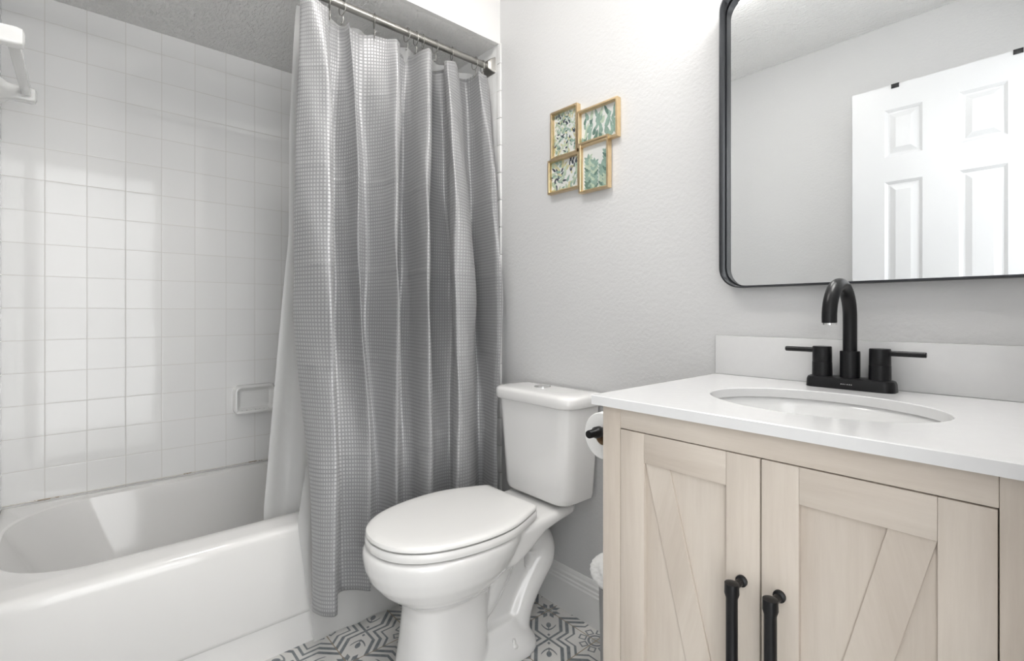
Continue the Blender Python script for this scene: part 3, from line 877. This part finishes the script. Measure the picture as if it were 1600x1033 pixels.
for k in range(1, 13):
    a = k/12*PI/2
    prof.append((math.cos(a)**0.75*0.985 if k < 12 else 0.12, -0.135*math.sin(a)**1.0))
for s, dz in prof:
    R.append([(SX+(SA+0.004)*s*math.cos(2*PI*j/N), SY+(SB+0.004)*s*math.sin(2*PI*j/N), CZ0-0.0008+dz) for j in range(N)])
loft(bm, R, False, True); finish(bm, 'sink_basin', M['basin'], ct, auto=180)
bm = bmesh.new(); lathe(bm, [(0.022,0.0),(0.022,0.003),(0.018,0.004),(0.016,0.001),(0.002,0.001)], (SX,SY,CZ0-0.1345), 'z'); finish(bm, 'drain', M['chrome'], ct)

# ------------------------------------------------------------------ faucet
FX, FY = -0.300, -0.058
fa = thing('faucet', 'matte black two-handle gooseneck faucet behind the sink', 'faucet', (FX, FY, 0.86))
bm = bmesh.new(); R = []
for z, i_ in ((0.8603,0.0),(0.876,0.001),(0.8815,0.003),(0.8835,0.007)):
    R.append([(a, b, z) for a, b in rrect(FX, FY, 0.0785-i_, 0.0265-i_, 0.018, 8)])
loft(bm, R); finish(bm, 'base_plate', M['black'], fa)
bm = bmesh.new()
for k, wd in enumerate((0.0022,0.002,0.0012,0.002,0.0022,0.0018)):
    xx = FX-0.010+k*0.0036
    box(bm, xx, xx+wd, FY-0.02685, FY-0.0262, 0.8700, 0.8718)
o = finish(bm, 'maker_mark', M['grey_plastic'], fa, smooth=False); o['label'] = 'tiny grey lettering on faucet base'
bm = bmesh.new()
lathe(bm, [(0.0178,0.883),(0.0178,0.936),(0.0172,0.938),(0.013,0.938)], (FX, FY, 0), 'z'); finish(bm, 'collar', M['black'], fa)
bm = bmesh.new()
pts = [(FX, FY, 0.93), (FX, FY, 0.97), (FX, FY, 1.0)]
ar = 0.0665
for k in range(1, 25):
    a = PI*1.04*k/24; pts.append((FX, FY-ar+ar*math.cos(a), 1.007+ar*math.sin(a)))
tube(bm, pts, 0.0127, 24); finish(bm, 'spout', M['black'], fa)
bm = bmesh.new()
e = Vector(pts[-1]); d_ = (e-Vector(pts[-2])).normalized()
tube(bm, [e-d_*0.002, e+d_*0.0035], 0.0124, 24)
finish(bm, 'aerator', M['chrome'], fa)['label'] = 'worn chrome aerator ring'
for sx in (-1, 1):
    hx = FX+sx*0.0508
    bm = bmesh.new()
    lathe(bm, [(0.0190,0.8832),(0.0185,0.912),(0.0178,0.9125),(0.0182,0.9135),(0.0180,0.944),(0.0170,0.9455),(0.002,0.946)], (hx, FY, 0), 'z')
    hd = finish(bm, 'handle', M['black'], fa)
    bm = bmesh.new()
    tube(bm, [(hx+sx*0.012, FY, 0.937), (hx+sx*0.055, FY-0.001, 0.937), (hx+sx*0.071, FY-0.001, 0.937), (hx+sx*0.0722, FY-0.001, 0.937)], [0.0054,0.0054,0.0054,0.0045], 14)
    lv = finish(bm, 'lever', M['black'], fa)
    lv.parent = hd; lv.matrix_parent_inverse = Matrix()

# ------------------------------------------------------------------ mirror
mi = thing('wall_mirror', 'rounded rectangular wall mirror in deep black metal frame above the faucet', 'mirror', (-0.2935,0,1.455))
MX0, MX1, MZ0, MZ1 = -0.589, -0.004, 1.0795, 1.835
mcx, mcz, mhx, mhz = (MX0+MX1)/2, (MZ0+MZ1)/2, (MX1-MX0)/2, (MZ1-MZ0)/2
def mring(ins, y): return [(a, y, b) for a, b in rrect(mcx, mcz, mhx-ins, mhz-ins, 0.052-ins*0.6, 14)]
bm = bmesh.new()
loft(bm, [mring(0,-0.001), mring(0,-0.035), mring(0.0005,-0.036), mring(0.0030,-0.036), mring(0.0035,-0.035), mring(0.0035,-0.0046), mring(0.0060,-0.0042), mring(0.0060,-0.001)], loop=True)
finish(bm, 'deep_frame', M['frame_black'], mi, auto=30)
bm = bmesh.new()
loft(bm, [mring(0.0062,-0.001), mring(0.0062,-0.0056)])
finish(bm, 'glass', M['mirror'], mi, auto=30)

# ------------------------------------------------------------------ botanical prints in joined gold frames
art = thing('collage_frame', 'cluster of four joined gold frames with leaf prints on the wall', 'picture frame', (-1.07, 0, 1.565))
gr = [base_mat('leaf_ink_%d' % i, c, 0.7) for i, c in enumerate(((0.10,0.17,0.14),(0.22,0.32,0.27),(0.38,0.46,0.36),(0.04,0.05,0.07),(0.48,0.46,0.28)))]
for g_ in gr:
    t, p = nt(g_); c = tuple(p.inputs['Base Color'].default_value)[:3]
    setc(t, p, mixc(t, noise(t, coords(t), 90, 3), tuple(v*0.7 for v in c), tuple(min(1, v*1.5) for v in c)))
pm = vary(base_mat('print_paper', (0.66,0.67,0.65), 0.5), (0.62,0.63,0.61), (0.70,0.71,0.69), 30)
def leaf(bm, x, z, ang, ln, wd, mi_, y, lim):
    pts = []
    for k in range(12):
        a = 2*PI*k/12
        u = ln/2*math.cos(a); v = wd/2*math.sin(a)*(1-0.45*math.cos(a))
        px = x + u*math.cos(ang) - v*math.sin(ang); pz = z + u*math.sin(ang) + v*math.cos(ang)
        pts.append((min(max(px, lim[0]), lim[1]), y, min(max(pz, lim[2]), lim[3])))
    vs = [bm.verts.new(q) for q in pts]
    try: bm.faces.new(vs).material_index = mi_
    except ValueError: pass
def gold_frame(x0, x1, z0, z1, style, yb):
    fw, fd = 0.0075, 0.019
    bm = bmesh.new()
    def q(i_, y): return [(x0+i_, y, z0+i_), (x1-i_, y, z0+i_), (x1-i_, y, z1-i_), (x0+i_, y, z1-i_)]
    loft(bm, [q(0,yb), q(0,yb-fd), q(fw*0.8,yb-fd), q(fw,yb-fd+0.0015), q(fw,yb)], loop=True)
    f = finish(bm, 'frame', M['gold'], art, smooth=False)
    bm = bmesh.new(); y = yb-0.0045
    box(bm, x0+fw*0.9, x1-fw*0.9, y, yb-0.0005, z0+fw*0.9, z1-fw*0.9)
    lim = (x0+fw, x1-fw, z0+fw, z1-fw); rn = random.Random(style*11+3)
    def rx(): return rn.uniform(lim[0], lim[1])
    def rz(): return rn.uniform(lim[2], lim[3])
    yy = [y-0.0002]
    def L(*a):
        yy[0] -= 0.000004; leaf(bm, *a, yy[0], lim)
    if style == 0:
        for _ in range(210): L(rx(), rz(), rn.uniform(0.3,2.7), rn.uniform(0.010,0.020), rn.uniform(0.0045,0.0075), rn.choice((1,2,3,5,2,3,3,4,5)))
    elif style == 1:
        for s_ in range(7):
            bx = lim[0]+0.012+s_*(lim[1]-lim[0]-0.02)/6
            for k in range(7):
                L(bx+rn.uniform(-.008,.008)+k*0.002, lim[2]+0.01+k*0.014, rn.uniform(0.9,2.0), rn.uniform(0.025,0.042), rn.uniform(0.009,0.016), rn.choice((2,3,2,1)))
    elif style == 2:
        cx, cz_ = x0+0.035, z0+0.055
        for k in range(15):
            a = k*2*PI/15; r_ = 0.012+0.012*(k%3)
            L(cx+r_*math.cos(a), cz_+r_*math.sin(a), a+0.3, 0.024, 0.0075, 4)
        for _ in range(60): L(rx(), rz(), rn.uniform(0,3.1), rn.uniform(0.016,0.030), rn.uniform(0.007,0.012), rn.choice((2,3,5,3)))
        for _ in range(16): L(rn.uniform(x0+0.09,lim[1]), rn.uniform(z0+0.07,lim[3]), rn.uniform(1.0,1.9), 0.018, 0.005, 4)
    else:
        for s_, (bx, top) in enumerate(((x0+0.03,0.118),(x0+0.055,0.100),(x0+0.088,0.085),(x0+0.105,0.125))):
            k = 0; zz = lim[2]+0.004
            while zz < z0+top:
                sgn = 1 if k % 2 else -1
                L(bx+sgn*0.008, zz, PI/2-sgn*0.85, 0.024, 0.011, rn.choice((1,2,2,3))); zz += 0.0055; k += 1
            L(bx, z0+top, PI/2, 0.02, 0.010, 2)
    o = finish(bm, 'print', [pm]+gr, art, smooth=False)
    o['label'] = ['print of small dense dark and olive leaves', 'print of broad green upright leaves', 'print with dark leaf spray and pale olive leaves', 'print of eucalyptus sprigs on white'][style]
gold_frame(-1.203,-1.080,1.553,1.717,0,-0.001)
gold_frame(-1.0785,-0.917,1.563,1.685,1,-0.001)
gold_frame(-1.216,-1.0712,1.434,1.5525,2,-0.001)
gold_frame(-1.0700,-0.950,1.411,1.577,3,-0.0035)

# ------------------------------------------------------------------ room lamp above the mirror, and an unseen ceiling light added as fill
vl = thing('vanity_light', 'black vanity light with three lit globes above the mirror', 'wall lamp', (-0.30, 0, 2.02))
bm = bmesh.new(); box(bm, -0.44, -0.16, -0.022, -0.0005, 2.045, 2.10, 0.004); finish(bm, 'back_plate', M['black'], vl)
for x in (-0.41, -0.30, -0.19):
    bm = bmesh.new(); tube(bm, catmull([(x,-0.02,2.07),(x,-0.07,2.08),(x,-0.10,2.06),(x,-0.10,2.045)],5), 0.006, 10); finish(bm, 'arm', M['black'], vl)
    bm = bmesh.new(); bmesh.ops.create_uvsphere(bm, u_segments=24, v_segments=16, radius=0.042, matrix=Matrix.Translation((x,-0.10,2.003)))
    finish(bm, 'globe', M['globe'], vl, auto=180)
cl = thing('ceiling_fill_light', 'round white flush ceiling light added out of view to brighten the room', 'ceiling light', (-0.98,-0.75,ZC))
bm = bmesh.new(); lathe(bm, [(0.16,0),(0.16,-0.02),(0.15,-0.024)], (-0.98,-0.75,ZC-0.0005), 'z', 40); finish(bm, 'rim', M['trim'], cl)
bm = bmesh.new(); lathe(bm, [(0.148,-0.0248),(0.14,-0.045),(0.10,-0.06),(0.03,-0.066)], (-0.98,-0.75,ZC-0.0005), 'z', 40); finish(bm, 'diffuser', M['diffuser'], cl, auto=180)
